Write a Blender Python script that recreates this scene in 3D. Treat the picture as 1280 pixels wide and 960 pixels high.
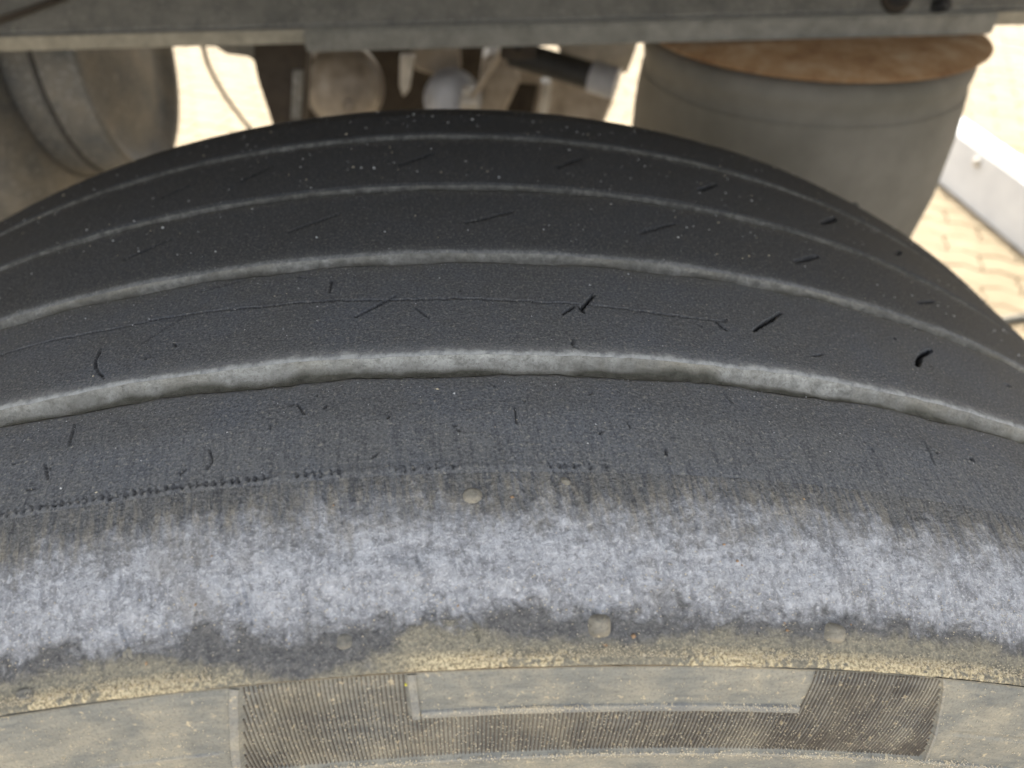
import bpy, bmesh, math, random
import numpy as np
from mathutils import Matrix, Vector
random.seed(4); rng = np.random.default_rng(7)
for o in list(bpy.data.objects): bpy.data.objects.remove(o)
sc = bpy.context.scene; COL = sc.collection
R_ = math.radians

# ------------------------------------------------------------------ camera, sky, sun, exposure
CAM = np.array([0.0246, -0.1662, 1.1904]); YAW, PITCH, ROLL = 0.05866, 0.69388, -0.00968; FPX = 920.0
fw = np.array([math.sin(YAW)*math.cos(PITCH), math.cos(YAW)*math.cos(PITCH), -math.sin(PITCH)])
rt = np.cross(fw, [0,0,1]); rt /= np.linalg.norm(rt); up = np.cross(rt, fw)
rt, up = rt*math.cos(ROLL)+up*math.sin(ROLL), -rt*math.sin(ROLL)+up*math.cos(ROLL)
cam = bpy.data.cameras.new('camera'); co = bpy.data.objects.new('camera', cam); COL.objects.link(co)
m = Matrix.Identity(4)
for i in range(3): m[i][0], m[i][1], m[i][2], m[i][3] = rt[i], up[i], -fw[i], CAM[i]
co.matrix_world = m
cam.sensor_width = 36; cam.lens = 36*FPX/1280; cam.clip_start = 0.01; cam.clip_end = 3000
cam.dof.use_dof = True; cam.dof.focus_distance = 0.208; cam.dof.aperture_fstop = 10.5
sc.camera = co
SUN_EL, SUN_AZ = R_(50), R_(9)      # azimuth from +Y (far side) towards +X
w = bpy.data.worlds.new('World'); sc.world = w; w.use_nodes = True
wn = w.node_tree; bg = wn.nodes['Background']
sky = wn.nodes.new('ShaderNodeTexSky'); sky.sky_type = 'NISHITA'; sky.sun_disc = False
sky.sun_elevation = SUN_EL; sky.sun_rotation = SUN_AZ
sky.dust_density = 4.0; sky.air_density = 1.0; sky.ozone_density = .6
hs = wn.nodes.new('ShaderNodeHueSaturation'); hs.inputs['Saturation'].default_value = .30   # thin white summer haze
wn.links.new(sky.outputs[0], hs.inputs['Color']); wn.links.new(hs.outputs[0], bg.inputs[0]); bg.inputs[1].default_value = 0.15
sl = bpy.data.lights.new('sun', 'SUN'); so = bpy.data.objects.new('sun', sl); COL.objects.link(so)
sl.energy = 2.0; sl.angle = R_(0.5); sl.color = (1, .95, .86)
sdir = Vector((math.sin(SUN_AZ)*math.cos(SUN_EL), math.cos(SUN_AZ)*math.cos(SUN_EL), math.sin(SUN_EL)))
so.rotation_euler = sdir.to_track_quat('Z', 'Y').to_euler()
sc.view_settings.view_transform = 'Standard'; sc.view_settings.look = 'None'
sc.view_settings.exposure = 2.38; sc.view_settings.gamma = 1
try: sc.view_settings.use_curve_mapping = False
except Exception: pass
sc.cycles.max_bounces = 8; sc.cycles.diffuse_bounces = 5

def ray(px, py):
    d = rt*((px-640)/FPX) - up*((py-480)/FPX) + fw
    return d
def at(px, py, Y):
    "photo pixel (1280 wide) -> world point on the plane y = Y"
    d = ray(px, py); t = (Y-CAM[1])/d[1]
    return Vector(CAM + d*t)

# ------------------------------------------------------------------ materials
class NT:
    def __init__(s, name):
        s.m = bpy.data.materials.new(name); s.m.use_nodes = True; s.t = s.m.node_tree
        s.b = s.t.nodes['Principled BSDF']; s.out = s.t.nodes['Material Output']
    def n(s, typ, **k):
        nd = s.t.nodes.new(typ)
        for a, v in k.items(): setattr(nd, a, v)
        return nd
    def l(s, a, b): s.t.links.new(a, b)
    def coord(s, attr=None):
        if attr:
            a = s.n('ShaderNodeAttribute'); a.attribute_name = attr; return a.outputs['Vector']
        return s.n('ShaderNodeTexCoord').outputs['Object']
    def map(s, v, scale=(1,1,1), loc=(0,0,0), rot=(0,0,0)):
        a = s.n('ShaderNodeMapping'); s.l(v, a.inputs[0]); a.inputs['Scale'].default_value = scale
        a.inputs['Location'].default_value = loc; a.inputs['Rotation'].default_value = rot; return a.outputs[0]
    def noise(s, v, scale, detail=4, rough=.6, dist=0):
        a = s.n('ShaderNodeTexNoise'); s.l(v, a.inputs['Vector']); a.inputs['Scale'].default_value = scale
        a.inputs['Detail'].default_value = detail; a.inputs['Roughness'].default_value = rough
        a.inputs['Distortion'].default_value = dist; return a.outputs['Fac']
    def ramp(s, f, stops, interp='LINEAR'):
        a = s.n('ShaderNodeValToRGB'); s.l(f, a.inputs[0]); a.color_ramp.interpolation = interp
        e = a.color_ramp.elements
        while len(e) < len(stops): e.new(.5)
        for i, (p, c) in enumerate(stops):
            e[i].position = p; e[i].color = (c, c, c, 1) if isinstance(c, (int, float)) else (*c, 1)
        return a.outputs[0]
    def mix(s, f, a, b, mode='MIX'):
        x = s.n('ShaderNodeMix'); x.data_type = 'RGBA'; x.blend_type = mode
        for inp, v in ((x.inputs[0], f), (x.inputs[6], a), (x.inputs[7], b)):
            if hasattr(v, 'is_output') or hasattr(v, 'links'): s.l(v, inp)
            elif isinstance(v, (int, float)): inp.default_value = v if inp == x.inputs[0] else (v, v, v, 1)
            else: inp.default_value = (*v, 1)
        return x.outputs[2]
    def math(s, op, a, b=0.0, c=None, clamp=False):
        x = s.n('ShaderNodeMath', operation=op, use_clamp=clamp)
        for i, v in enumerate((a, b) if c is None else (a, b, c)):
            if hasattr(v, 'links'): s.l(v, x.inputs[i])
            else: x.inputs[i].default_value = v
        return x.outputs[0]
    def bump(s, h, dist=.001, strength=1.0, prev=None):
        x = s.n('ShaderNodeBump'); s.l(h, x.inputs['Height']); x.inputs['Distance'].default_value = dist
        x.inputs['Strength'].default_value = strength
        if prev is not None: s.l(prev, x.inputs['Normal'])
        return x.outputs[0]
    def fin(s, col, rough=.8, nrm=None, metal=0, spec=.5):
        if hasattr(col, 'links'): s.l(col, s.b.inputs['Base Color'])
        else: s.b.inputs['Base Color'].default_value = (*col, 1)
        if hasattr(rough, 'links'): s.l(rough, s.b.inputs['Roughness'])
        else: s.b.inputs['Roughness'].default_value = rough
        s.b.inputs['Metallic'].default_value = metal
        s.b.inputs['Specular IOR Level'].default_value = spec
        if nrm is not None: s.l(nrm, s.b.inputs['Normal'])
        return s.m

def rubber(t, v):
    sep = t.n('ShaderNodeSeparateXYZ'); t.l(v, sep.inputs[0]); s_ = sep.outputs[1]
    big = t.noise(v, 35, 4, .6); mid = t.noise(v, 260, 5, .65); fine = t.noise(v, 1250, 3, .75); grit = t.noise(v, 750, 4, .75)
    c = t.mix(t.ramp(mid, [(.3, 0.0), (.7, 1.0)]), (.108, .108, .109), (.150, .150, .149))
    c = t.mix(t.ramp(big, [(.42, 0.0), (.66, .6)]), c, (.124, .134, .154))
    c = t.mix(t.ramp(s_, [(.0, .95), (.04, .88), (.06, .80), (.15, .60), (.165, .30), (.225, 0.0)]), c, (.022, .022, .023))      # shade deepening inward, painted into the rib colour
    c = t.mix(t.ramp(fine, [(.38, .75), (.48, 0.0)]), c, (.052, .052, .053))
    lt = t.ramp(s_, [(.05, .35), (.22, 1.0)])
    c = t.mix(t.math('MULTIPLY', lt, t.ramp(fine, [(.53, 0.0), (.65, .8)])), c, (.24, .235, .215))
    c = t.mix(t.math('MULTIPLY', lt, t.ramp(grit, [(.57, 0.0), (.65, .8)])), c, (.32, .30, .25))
    shr = t.n('ShaderNodeCombineXYZ'); t.l(t.math('ADD', sep.outputs[0], t.math('MULTIPLY', s_, -.12)), shr.inputs[0]); t.l(s_, shr.inputs[1])
    st = t.noise(t.map(shr.outputs[0], (650, 70, 1)), 1, 3, .6)
    low = t.ramp(s_, [(.232, .03), (.262, .42)])
    c = t.mix(t.math('MULTIPLY', low, t.ramp(st, [(.46, 0.0), (.62, 1.0)])), c, (.18, .175, .16))
    c = t.mix(t.math('MULTIPLY', low, t.ramp(st, [(.36, 1.0), (.48, 0.0)])), c, (.05, .05, .052))
    h = t.math('ADD', t.math('MULTIPLY', fine, .4), t.math('ADD', t.math('MULTIPLY', grit, .6), t.math('MULTIPLY', mid, .8)))
    return c, h, mid, fine, big, sep, shr
def mat_tread():
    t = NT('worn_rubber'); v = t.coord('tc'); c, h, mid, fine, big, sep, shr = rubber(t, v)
    e = t.n('ShaderNodeSeparateXYZ'); t.l(t.coord('edge'), e.inputs[0])
    # dried silt smeared over the rib edges
    nz = t.math('ADD', e.outputs[1], t.math('MULTIPLY', t.math('SUBTRACT', mid, .5), .9))
    sm = t.math('MULTIPLY', t.ramp(sep.outputs[1], [(.10, .0), (.165, .35), (.20, .85)]), t.ramp(nz, [(.0, .85), (.08, .62), (.2, .26), (.45, .06), (.7, 0.0)]))
    c = t.mix(sm, c, (.46, .455, .42))
    nz2 = t.math('ADD', e.outputs[2], t.math('MULTIPLY', t.math('SUBTRACT', mid, .5), 1.6))
    c = t.mix(t.ramp(nz2, [(.0, .55), (.12, .25), (.7, 0.0)]), c, t.mix(fine, (.09, .085, .075), (.20, .185, .15)))
    c = t.mix(e.outputs[0], c, (.010, .010, .011))      # dust-free rubber in cuts, blackened to paint in their shade
    return t.fin(c, t.ramp(mid, [(.3, .70), (.7, .86)]), t.bump(h, .0006, .75), spec=.2)

def mat_groove():
    t = NT('dusty_groove_wall'); v0 = t.coord('tc')
    sep = t.n('ShaderNodeSeparateXYZ'); t.l(v0, sep.inputs[0]); v = t.coord()
    mid = t.noise(v, 300, 5, .7); big = t.noise(v, 34, 3, .6); fine = t.noise(v, 1300, 3, .75)
    d = t.mix(t.ramp(mid, [(.34, 0.0), (.66, 1.0)]), (.29, .28, .245), (.55, .535, .48))
    d = t.mix(t.ramp(t.noise(v, 16, 3, .6), [(.42, .55), (.56, 0.0)]), d, (.19, .18, .15))
    d = t.mix(t.ramp(big, [(.5, 0.0), (.7, .5)]), d, (.40, .36, .27))
    d = t.mix(t.ramp(fine, [(.38, .45), (.46, 0.0)]), d, (.20, .195, .17))
    z = t.math('ADD', sep.outputs[2], t.math('ADD', t.math('MULTIPLY', t.math('SUBTRACT', big, .5), 1.3), t.math('MULTIPLY', t.math('SUBTRACT', mid, .5), .25)))
    f = t.ramp(z, [(.33, 0.0), (.55, 1.0)])
    c = t.mix(f, d, t.mix(t.ramp(mid, [(.3, 0.0), (.7, 1.0)]), (.09, .086, .068), (.20, .192, .155)))
    inward_shade = t.ramp(sep.outputs[1], [(.04, .94), (.10, .86), (.165, .42), (.215, 0.0)])   # light fading inward is painted in: inner grooves go darker
    inward_shade = t.math('MULTIPLY', inward_shade, t.ramp(mid, [(.38, 1.0), (.60, .75)]))
    c = t.mix(inward_shade, c, (.070, .068, .062))
    return t.fin(c, .95, t.bump(t.math('ADD', mid, fine), .0012, .8), spec=.15)

def mat_shoulder():
    t = NT('chalky_scuffed_shoulder'); v = t.coord('tc'); rub, hr, mid, fine, big, sep, shr = rubber(t, v)
    s0 = t.math('MULTIPLY', t.math('SUBTRACT', sep.outputs[1], .2555), 1/.052)      # 0..1 across 255.5..307.5 mm
    stk = t.noise(t.map(shr.outputs[0], (600, 110, 1)), 1, 4, .65)
    stk2 = t.noise(t.map(shr.outputs[0], (230, 50, 1), (3, 5, 0)), 1, 4, .6)
    blob = t.noise(v, 150, 6, .72, .6); mid2 = t.noise(v, 460, 5, .74, .3)
    tan = t.mix(t.ramp(fine, [(.35, 0.0), (.65, 1.0)]), (.16, .145, .115), (.44, .38, .27))
    tan = t.mix(t.ramp(blob, [(.45, .6), (.6, 0.0)]), tan, (.17, .165, .155))
    streaks = t.mix(t.ramp(stk, [(.44, 0.0), (.60, .9)]), rub, tan)
    pos = t.math('ADD', s0, t.math('ADD', t.math('MULTIPLY', t.math('SUBTRACT', stk2, .5), .30), t.math('MULTIPLY', t.math('SUBTRACT', big, .5), .34)))
    c = t.mix(t.ramp(pos, [(.06, 0.0), (.26, 1.0)]), rub, streaks)
    cloud = t.noise(v, 75, 5, .62, .5); scr = t.noise(t.map(shr.outputs[0], (520, 150, 1), (7, 1, 0)), 1, 4, .7)
    chalk = t.mix(t.ramp(cloud, [(.36, 0.0), (.60, 1.0)]), (.26, .264, .276), (.40, .405, .418))
    chalk = t.mix(t.ramp(blob, [(.36, .55), (.48, 0.0)]), chalk, (.175, .178, .185))
    chalk = t.mix(t.ramp(scr, [(.52, 0.0), (.64, .55)]), chalk, (.50, .505, .52))
    chalk = t.mix(t.ramp(scr, [(.36, .5), (.46, 0.0)]), chalk, (.19, .19, .195))
    chalk = t.mix(t.ramp(mid2, [(.53, 0.0), (.62, .65)]), chalk, (.56, .565, .58))
    chalk = t.mix(t.ramp(mid2, [(.37, .65), (.46, 0.0)]), chalk, (.155, .155, .158))
    chalk = t.mix(t.ramp(fine, [(.56, 0.0), (.66, .7)]), chalk, (.70, .70, .70))
    chalk = t.mix(t.ramp(big, [(.55, 0.0), (.66, .35)]), chalk, (.27, .25, .215))
    posc = t.math('ADD', pos, t.math('ADD', t.math('MULTIPLY', t.math('SUBTRACT', blob, .5), .45), t.math('MULTIPLY', t.math('SUBTRACT', mid2, .5), .25)))
    c = t.mix(t.ramp(posc, [(.20, 0.0), (.46, 1.0)]), c, chalk)
    dark = t.mix(t.ramp(mid2, [(.35, 0.0), (.65, 1.0)]), (.058, .058, .060), (.15, .145, .135))
    dark = t.mix(t.ramp(fine, [(.57, 0.0), (.66, .6)]), dark, (.30, .28, .24))
    posd = t.math('ADD', s0, t.math('ADD', t.math('MULTIPLY', t.math('SUBTRACT', big, .5), .34), t.math('MULTIPLY', t.math('SUBTRACT', blob, .5), .42)))
    c = t.mix(t.ramp(posd, [(.70, 0.0), (.80, .92)]), c, dark)
    big2 = t.noise(v, 26, 3, .55)
    pos3 = t.math('ADD', s0, t.math('ADD', t.math('MULTIPLY', t.math('SUBTRACT', big2, .5), .30), t.math('MULTIPLY', t.math('SUBTRACT', blob, .5), .20)))
    dust = t.mix(t.ramp(mid2, [(.35, 0.0), (.65, 1.0)]), (.19, .178, .140), (.32, .29, .215))
    dust = t.mix(t.ramp(fine, [(.40, .5), (.5, 0.0)]), dust, (.11, .105, .09))
    dust = t.mix(t.ramp(fine, [(.55, 0.0), (.66, .7)]), dust, (.44, .38, .27))
    bare = t.ramp(t.math('ADD', t.math('MULTIPLY', t.math('SUBTRACT', sep.outputs[0], -.1), 1/.2), t.math('MULTIPLY', t.math('SUBTRACT', big2, .5), .3)), [(.25, 0.0), (.36, 1.0), (.5, 1.0), (.60, 0.0)])   # dust rubbed off here
    pos3 = t.math('SUBTRACT', pos3, t.math('MULTIPLY', bare, .10))
    c = t.mix(t.ramp(pos3, [(.83, 0.0), (.88, 1.0)]), c, dust)
    sand = t.math('MULTIPLY', t.ramp(s0, [(.90, 0.0), (.95, 1.0)]), t.ramp(t.math('ADD', mid2, t.math('MULTIPLY', t.math('SUBTRACT', big2, .5), 1.2)), [(.47, 0.0), (.52, .95)]))
    sand = t.math('MULTIPLY', sand, t.math('SUBTRACT', 1.0, bare))
    c = t.mix(sand, c, t.mix(t.ramp(fine, [(.42, 0.0), (.55, 1.0)]), (.24, .195, .12), (.66, .56, .36)))
    h = t.math('ADD', t.math('MULTIPLY', fine, .7), t.math('ADD', t.math('MULTIPLY', blob, 1.2), t.math('MULTIPLY', mid2, 1.3)))
    h = t.math('ADD', h, t.math('MULTIPLY', stk, t.ramp(s0, [(.5, .8), (.7, 0.0)])))
    return t.fin(c, .88, t.bump(h, .0011, .85), spec=.2)

def mat_sidewall(name, a, b, dustf=.5, sand=True):
    t = NT(name); v = t.coord('tc')
    big = t.noise(v, 60, 5, .62, .5); fine = t.noise(v, 1300, 3, .7); mid = t.noise(v, 420, 4, .7)
    diag = t.noise(t.map(v, (90, 420, 1), rot=(0, 0, .5)), 1, 4, .6, .6)
    c = t.mix(t.ramp(diag, [(.3, 0.0), (.7, 1.0)]), a, b)
    c = t.mix(t.ramp(big, [(.42, 0.0), (.66, dustf)]), c, (.38, .34, .25))
    c = t.mix(t.ramp(fine, [(.36, .4), (.5, 0.0)]), c, (.08, .075, .065))
    if sand: c = t.mix(t.ramp(mid, [(.60, 0.0), (.68, .8)]), c, (.50, .42, .28))
    return t.fin(c, .88, t.bump(t.math('ADD', mid, t.math('MULTIPLY', fine, .6)), .0006, .5), spec=.3)

def mat_simple(name, c1, c2, scale=60, rough=.8, metal=0, bump=.001, bs=.4, spec=.4, speck=None):
    t = NT(name); v = t.coord(); a = t.noise(v, scale, 6, .65); f = t.noise(v, scale*9, 3, .7)
    c = t.mix(t.ramp(a, [(.32, 0.0), (.68, 1.0)]), c1, c2)
    if speck: c = t.mix(t.ramp(f, [(.56, 0.0), (.68, .8)]), c, speck)
    return t.fin(c, rough, t.bump(t.math('ADD', a, t.math('MULTIPLY', f, .4)), bump, bs), metal, spec)

def mat_rust():
    t = NT('rusty_steel'); v = t.coord(); a = t.noise(v, 28, 6, .7); f = t.noise(v, 190, 4, .7)
    c = t.ramp(a, [(.3, (.22, .105, .045)), (.5, (.40, .24, .12)), (.7, (.52, .38, .24))])
    c = t.mix(t.ramp(f, [(.55, 0.0), (.72, .7)]), c, (.50, .37, .23))
    return t.fin(c, .9, t.bump(t.math('ADD', a, f), .002, .6), spec=.3)

M = dict(
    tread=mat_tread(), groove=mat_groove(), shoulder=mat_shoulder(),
    side=mat_sidewall('dusty_sidewall_rubber', (.140, .143, .132), (.235, .228, .192)),
    hatch=mat_sidewall('hatched_rubber', (.075, .063, .054), (.125, .108, .088), .25),
    bar=mat_sidewall('dusty_raised_rubber', (.17, .172, .165), (.26, .25, .215), .6),
    sandnub=mat_sidewall('sandy_nub_rubber', (.155, .145, .12), (.27, .245, .195), .4),
    nub=mat_sidewall('dusty_nub_rubber', (.115, .112, .10), (.20, .185, .15), .45, False),
    grain=mat_simple('sand_grain', (.46, .39, .27), (.70, .62, .46), 400),
    chips=mat_simple('brown_chip', (.28, .17, .09), (.40, .28, .17), 300), yellow=mat_simple('yellow_fleck', (.60, .55, .05), (.70, .62, .10), 300),
    palegrain=mat_simple('pale_grit', (.40, .40, .39), (.60, .60, .58), 400),
    rail=mat_simple('dusty_grey_chassis_paint', (.10, .096, .084), (.19, .178, .15), 34, .75, speck=(.28, .26, .22)),
    railedge=mat_simple('grey_dusted_flange_edge', (.135, .13, .11), (.225, .215, .185), 60, .9, speck=(.36, .34, .30)),
    edge=mat_simple('sandy_flange_edge', (.21, .19, .145), (.33, .295, .225), 90, .9, speck=(.40, .36, .28)),
    shade_deck=mat_simple('underbody_grey', (.16, .16, .15), (.22, .22, .21), 10),
    rust=mat_rust(),
    bellows=mat_simple('dusty_bellows_rubber', (.115, .108, .088), (.185, .172, .145), 11, .85, bs=.25),
    tank=mat_simple('dusty_tank_paint', (.085, .09, .09), (.18, .162, .132), 22, .65, speck=(.32, .31, .29)),
    strapm=mat_simple('dark_dusty_strap', (.045, .044, .040), (.09, .085, .075), 30),
    seam=mat_simple('dark_seam', (.035, .033, .03), (.07, .065, .058), 60),
    chamber=mat_simple('tan_dusted_casting', (.15, .12, .09), (.44, .385, .32), 16, .45),
    pale=mat_simple('pale_dusted_metal', (.36, .33, .28), (.56, .52, .46), 40, .4),
    blue=mat_simple('bluish_grey_metal', (.30, .31, .34), (.42, .43, .46), 30, .5),
    dark=mat_simple('brown_black_grime_shade', (.020, .014, .009), (.05, .038, .026), 40),  # grime, and also the panel that stands in for shade
    blackr=mat_simple('black_rubber', (.018, .018, .018), (.035, .034, .033), 40, .6),
    steel=mat_simple('pale_grey_painted_steel', (.46, .46, .46), (.55, .55, .54), 8, .5),
    hose=mat_simple('hose_rubber', (.10, .095, .08), (.16, .15, .12), 60, .6),
    paver=None, sandbed=mat_simple('joint_sand', (.25, .20, .135), (.34, .28, .19), 30, .95),
)
def mat_paver():
    t = NT('cream_concrete_paver'); v = t.coord(); oi = t.n('ShaderNodeObjectInfo')
    ge = t.n('ShaderNodeNewGeometry')
    a = t.noise(ge.outputs['Position'], 9, 6, .65); f = t.noise(ge.outputs['Position'], 160, 4, .7)
    c = t.mix(t.ramp(a, [(.3, 0.0), (.7, 1.0)]), (.17, .134, .084), (.235, .19, .124))
    c = t.mix(t.math('MULTIPLY', oi.outputs['Random'], .35), c, (.23, .18, .115))
    c = t.mix(t.ramp(f, [(.3, .3), (.5, 0.0)]), c, (.22, .175, .12))
    return t.fin(c, .92, t.bump(f, .002, .4), spec=.3)
M['paver'] = mat_paver()

# ------------------------------------------------------------------ object helpers
def link(name, me, mat, parent=None, smooth=True):
    o = bpy.data.objects.new(name, me); COL.objects.link(o)
    if mat is not None and not me.materials: me.materials.append(mat)
    if smooth: me.polygons.foreach_set('use_smooth', [True]*len(me.polygons))
    if parent: o.parent = parent; o.matrix_parent_inverse = parent.matrix_world.inverted()
    return o
def tag(o, label=None, cat=None, group=None, kind=None):
    for k, v in (('label', label), ('category', cat), ('group', group), ('kind', kind)):
        if v: o[k] = v
    return o
def thing(name, label, cat, loc=(0,0,0), group=None):
    o = bpy.data.objects.new(name, None); COL.objects.link(o); o.location = loc; o.empty_display_size = .05
    bpy.context.view_layer.update(); return tag(o, label, cat, group)
def frombm(name, bm, mat, parent=None, smooth=False):
    bmesh.ops.recalc_face_normals(bm, faces=bm.faces)
    me = bpy.data.meshes.new(name); bm.to_mesh(me); bm.free()
    if smooth:
        o = link(name, me, mat, parent, True)
        try: me.set_sharp_from_angle(angle=R_(38))
        except Exception: pass
        return o
    return link(name, me, mat, parent, False)
def box(bm, x0, x1, y0, y1, z0, z1, bev=0, mat4=None):
    vs = [bm.verts.new((x, y, z)) for x in (x0, x1) for y in (y0, y1) for z in (z0, z1)]
    fs = [bm.faces.new([vs[i] for i in q]) for q in ((0,1,3,2),(4,6,7,5),(0,4,5,1),(2,3,7,6),(0,2,6,4),(1,5,7,3))]
    if bev:
        es = list({e for f in fs for e in f.edges}); r = bmesh.ops.bevel(bm, geom=es, offset=bev, segments=2, affect='EDGES')
        vs = list({v for f in r['faces'] for v in f.verts})
    if mat4 is not None: bmesh.ops.transform(bm, matrix=mat4, verts=list(set(vs)))
    return vs
def lathe(prof, seg=64, mat4=None):
    "prof: list of (radius, height) about local Z"
    bm = bmesh.new(); rings = []
    for r, z in prof:
        if r < 1e-6: rings.append([bm.verts.new((0, 0, z))])
        else: rings.append([bm.verts.new((r*math.cos(2*math.pi*k/seg), r*math.sin(2*math.pi*k/seg), z)) for k in range(seg)])
    for a, b in zip(rings, rings[1:]):
        for k in range(seg):
            k2 = (k+1) % seg
            if len(a) == 1 and len(b) == 1: continue
            if len(a) == 1: bm.faces.new((a[0], b[k], b[k2]))
            elif len(b) == 1: bm.faces.new((a[k], a[k2], b[0]))
            else: bm.faces.new((a[k], a[k2], b[k2], b[k]))
    if mat4 is not None: bmesh.ops.transform(bm, matrix=mat4, verts=bm.verts)
    return bm
def axis(loc, d):
    return Matrix.Translation(loc) @ Vector(d).to_track_quat('Z', 'Y').to_matrix().to_4x4()
def tube(pts, r, seg=12, cap=True):
    bm = bmesh.new(); pts = [Vector(p) for p in pts]; rings = []
    for i, p in enumerate(pts):
        d = (pts[min(i+1, len(pts)-1)]-pts[max(i-1, 0)]).normalized()
        q = d.to_track_quat('Z', 'Y'); rr = r[i] if isinstance(r, (list, tuple)) else r
        rings.append([bm.verts.new(p+q@Vector((rr*math.cos(2*math.pi*k/seg), rr*math.sin(2*math.pi*k/seg), 0))) for k in range(seg)])
    for a, b in zip(rings, rings[1:]):
        for k in range(seg): bm.faces.new((a[k], a[(k+1) % seg], b[(k+1) % seg], b[k]))
    if cap: bm.faces.new(rings[0][::-1]); bm.faces.new(rings[-1])
    return bm
def curve_pts(ctrl, n=24):
    out = []; P = [Vector(c) for c in ctrl]; P = [P[0]*2-P[1]]+P+[P[-1]*2-P[-2]]
    for i in range(1, len(P)-2):
        for k in range(n//(len(P)-3)+1):
            t = k/(n//(len(P)-3)+1); a, b, c, d = P[i-1:i+3]
            out.append(.5*((2*b)+(c-a)*t+(2*a-5*b+4*c-d)*t*t+(3*b-a-3*c+d)*t**3))
    out.append(P[-2]); return out

# ------------------------------------------------------------------ value noise (numpy)
_g = rng.random((256, 256))
def vnoise(x, y):
    xi = np.floor(x).astype(int); yi = np.floor(y).astype(int); fx = x-xi; fy = y-yi
    fx = fx*fx*(3-2*fx); fy = fy*fy*(3-2*fy)
    a = _g[xi % 256, yi % 256]; b = _g[(xi+1) % 256, yi % 256]; c = _g[xi % 256, (yi+1) % 256]; d = _g[(xi+1) % 256, (yi+1) % 256]
    return (a*(1-fx)+b*fx)*(1-fy)+(c*(1-fx)+d*fx)*fy-.5
def fbm(x, y, o=4):
    r = 0; amp = 1
    for k in range(o): r = r+amp*vnoise(x*2**k+k*17.3, y*2**k+k*9.1); amp *= .55
    return r

# ------------------------------------------------------------------ ground: sand bed and interlocking pavers
gm = bmesh.new(); S_ = 900
q = [gm.verts.new(p) for p in ((-S_, -S_, -.016), (S_, -S_, -.016), (S_, S_, -.016), (-S_, S_, -.016))]; gm.faces.new(q)
ground = frombm('ground', gm, M['sandbed']); tag(ground, kind='structure')
PL, PW = .20, .10
def outline(ins):
    a = .011; b = .007
    pts = [(0, -a), (.05, a), (.1, -a), (.15, a), (.2, -a), (.2+b, .033-a*.3), (.2-b, .066-a*.7)]
    pts = [(x, y) for x, y in pts]
    top = [(.2, PW-a), (.15, PW+a), (.1, PW-a), (.05, PW+a), (0, PW-a), (-b, .066-a*.7), (b, .033-a*.3)]
    P = pts+top; cx, cy = .1, .05
    return [(cx+(x-cx)*(1-ins/.1), cy+(y-cy)*(1-ins/.05)) for x, y in P]
def paver_bm(bm, T):
    t0 = [bm.verts.new(T @ Vector((x-.1, y-.05, 0))) for x, y in outline(.0032)]
    t1 = [bm.verts.new(T @ Vector((x-.1, y-.05, -.005))) for x, y in outline(.0012)]
    t2 = [bm.verts.new(T @ Vector((x-.1, y-.05, -.018))) for x, y in outline(.0012)]
    bm.faces.new(t0)
    for a, b in ((t0, t1), (t1, t2)):
        for i in range(14): bm.faces.new((a[i], b[i], b[(i+1) % 14], a[(i+1) % 14]))
pb = bmesh.new(); paver_bm(pb, Matrix.Identity(4)); bmesh.ops.recalc_face_normals(pb, faces=pb.faces)
pme = bpy.data.meshes.new('paver'); pb.to_mesh(pme); pb.free(); pme.materials.append(M['paver'])
def gproj(x, y, z=0):
    d = np.array([x, y, z])-CAM; dz = d@fw
    return (640+FPX*(d@rt)/dz, 480-FPX*(d@up)/dz) if dz > 0 else (-9e9, 0)
ROT = Matrix.Rotation(R_(-28), 4, 'Z'); Ri = ROT.inverted()
far = bmesh.new(); cand = []
for j in range(-110, 110):
    for i in range(-60, 60):
        c = ROT @ Vector((i*PL+(j % 2)*PL/2, j*PW, 0))
        if not (-4.5 < c.x < 6.5 and -1.5 < c.y < 7): continue
        px, py = gproj(c.x, c.y)
        vis = (1150 < px < 1330 and 40 < py < 470 and py < 470 and (px-1150)*.9+300 > py-30) or (175 < px < 345 and 40 < py < 205) or (745 < px < 812 and 44 < py < 165)
        cand.append((not vis, c.length, c))
cand.sort(key=lambda t: (t[0], t[1]))
nv = 0
for notvis, _, c in cand:
    z = random.uniform(-.0015, .0015); T = Matrix.Translation((c.x, c.y, z)) @ ROT @ Matrix.Rotation(random.gauss(0, .006), 4, 'Z') @ Matrix.Rotation(random.gauss(0, .008), 4, 'X')
    if not notvis and nv < 300:
        o = bpy.data.objects.new('paver', pme); COL.objects.link(o); o.parent = ground; o.matrix_local = T; nv += 1
    else: paver_bm(far, T)
o = frombm('paving', far, M['paver'], ground); tag(o, kind='stuff')
print('pavers single', nv, 'joined', len(cand)-nv)

# ------------------------------------------------------------------ trailer chassis (beam, plus unseen slab and rails added for shade)
chassis = thing('trailer_chassis', 'dusty grey steel trailer frame beam running across above the tyre', 'chassis', (0, .64, 1.0))
bm = bmesh.new(); box(bm, -3.2, 3.2, .562, .72, 1.0, 1.0135, .003)
frombm('lower_flange', bm, M['rail'], chassis)
bm = bmesh.new(); box(bm, -3.2, 3.2, .5595, .5618, 1.0010, 1.0132, .0008); frombm('flange_edge', bm, M['edge'], chassis)
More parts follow.
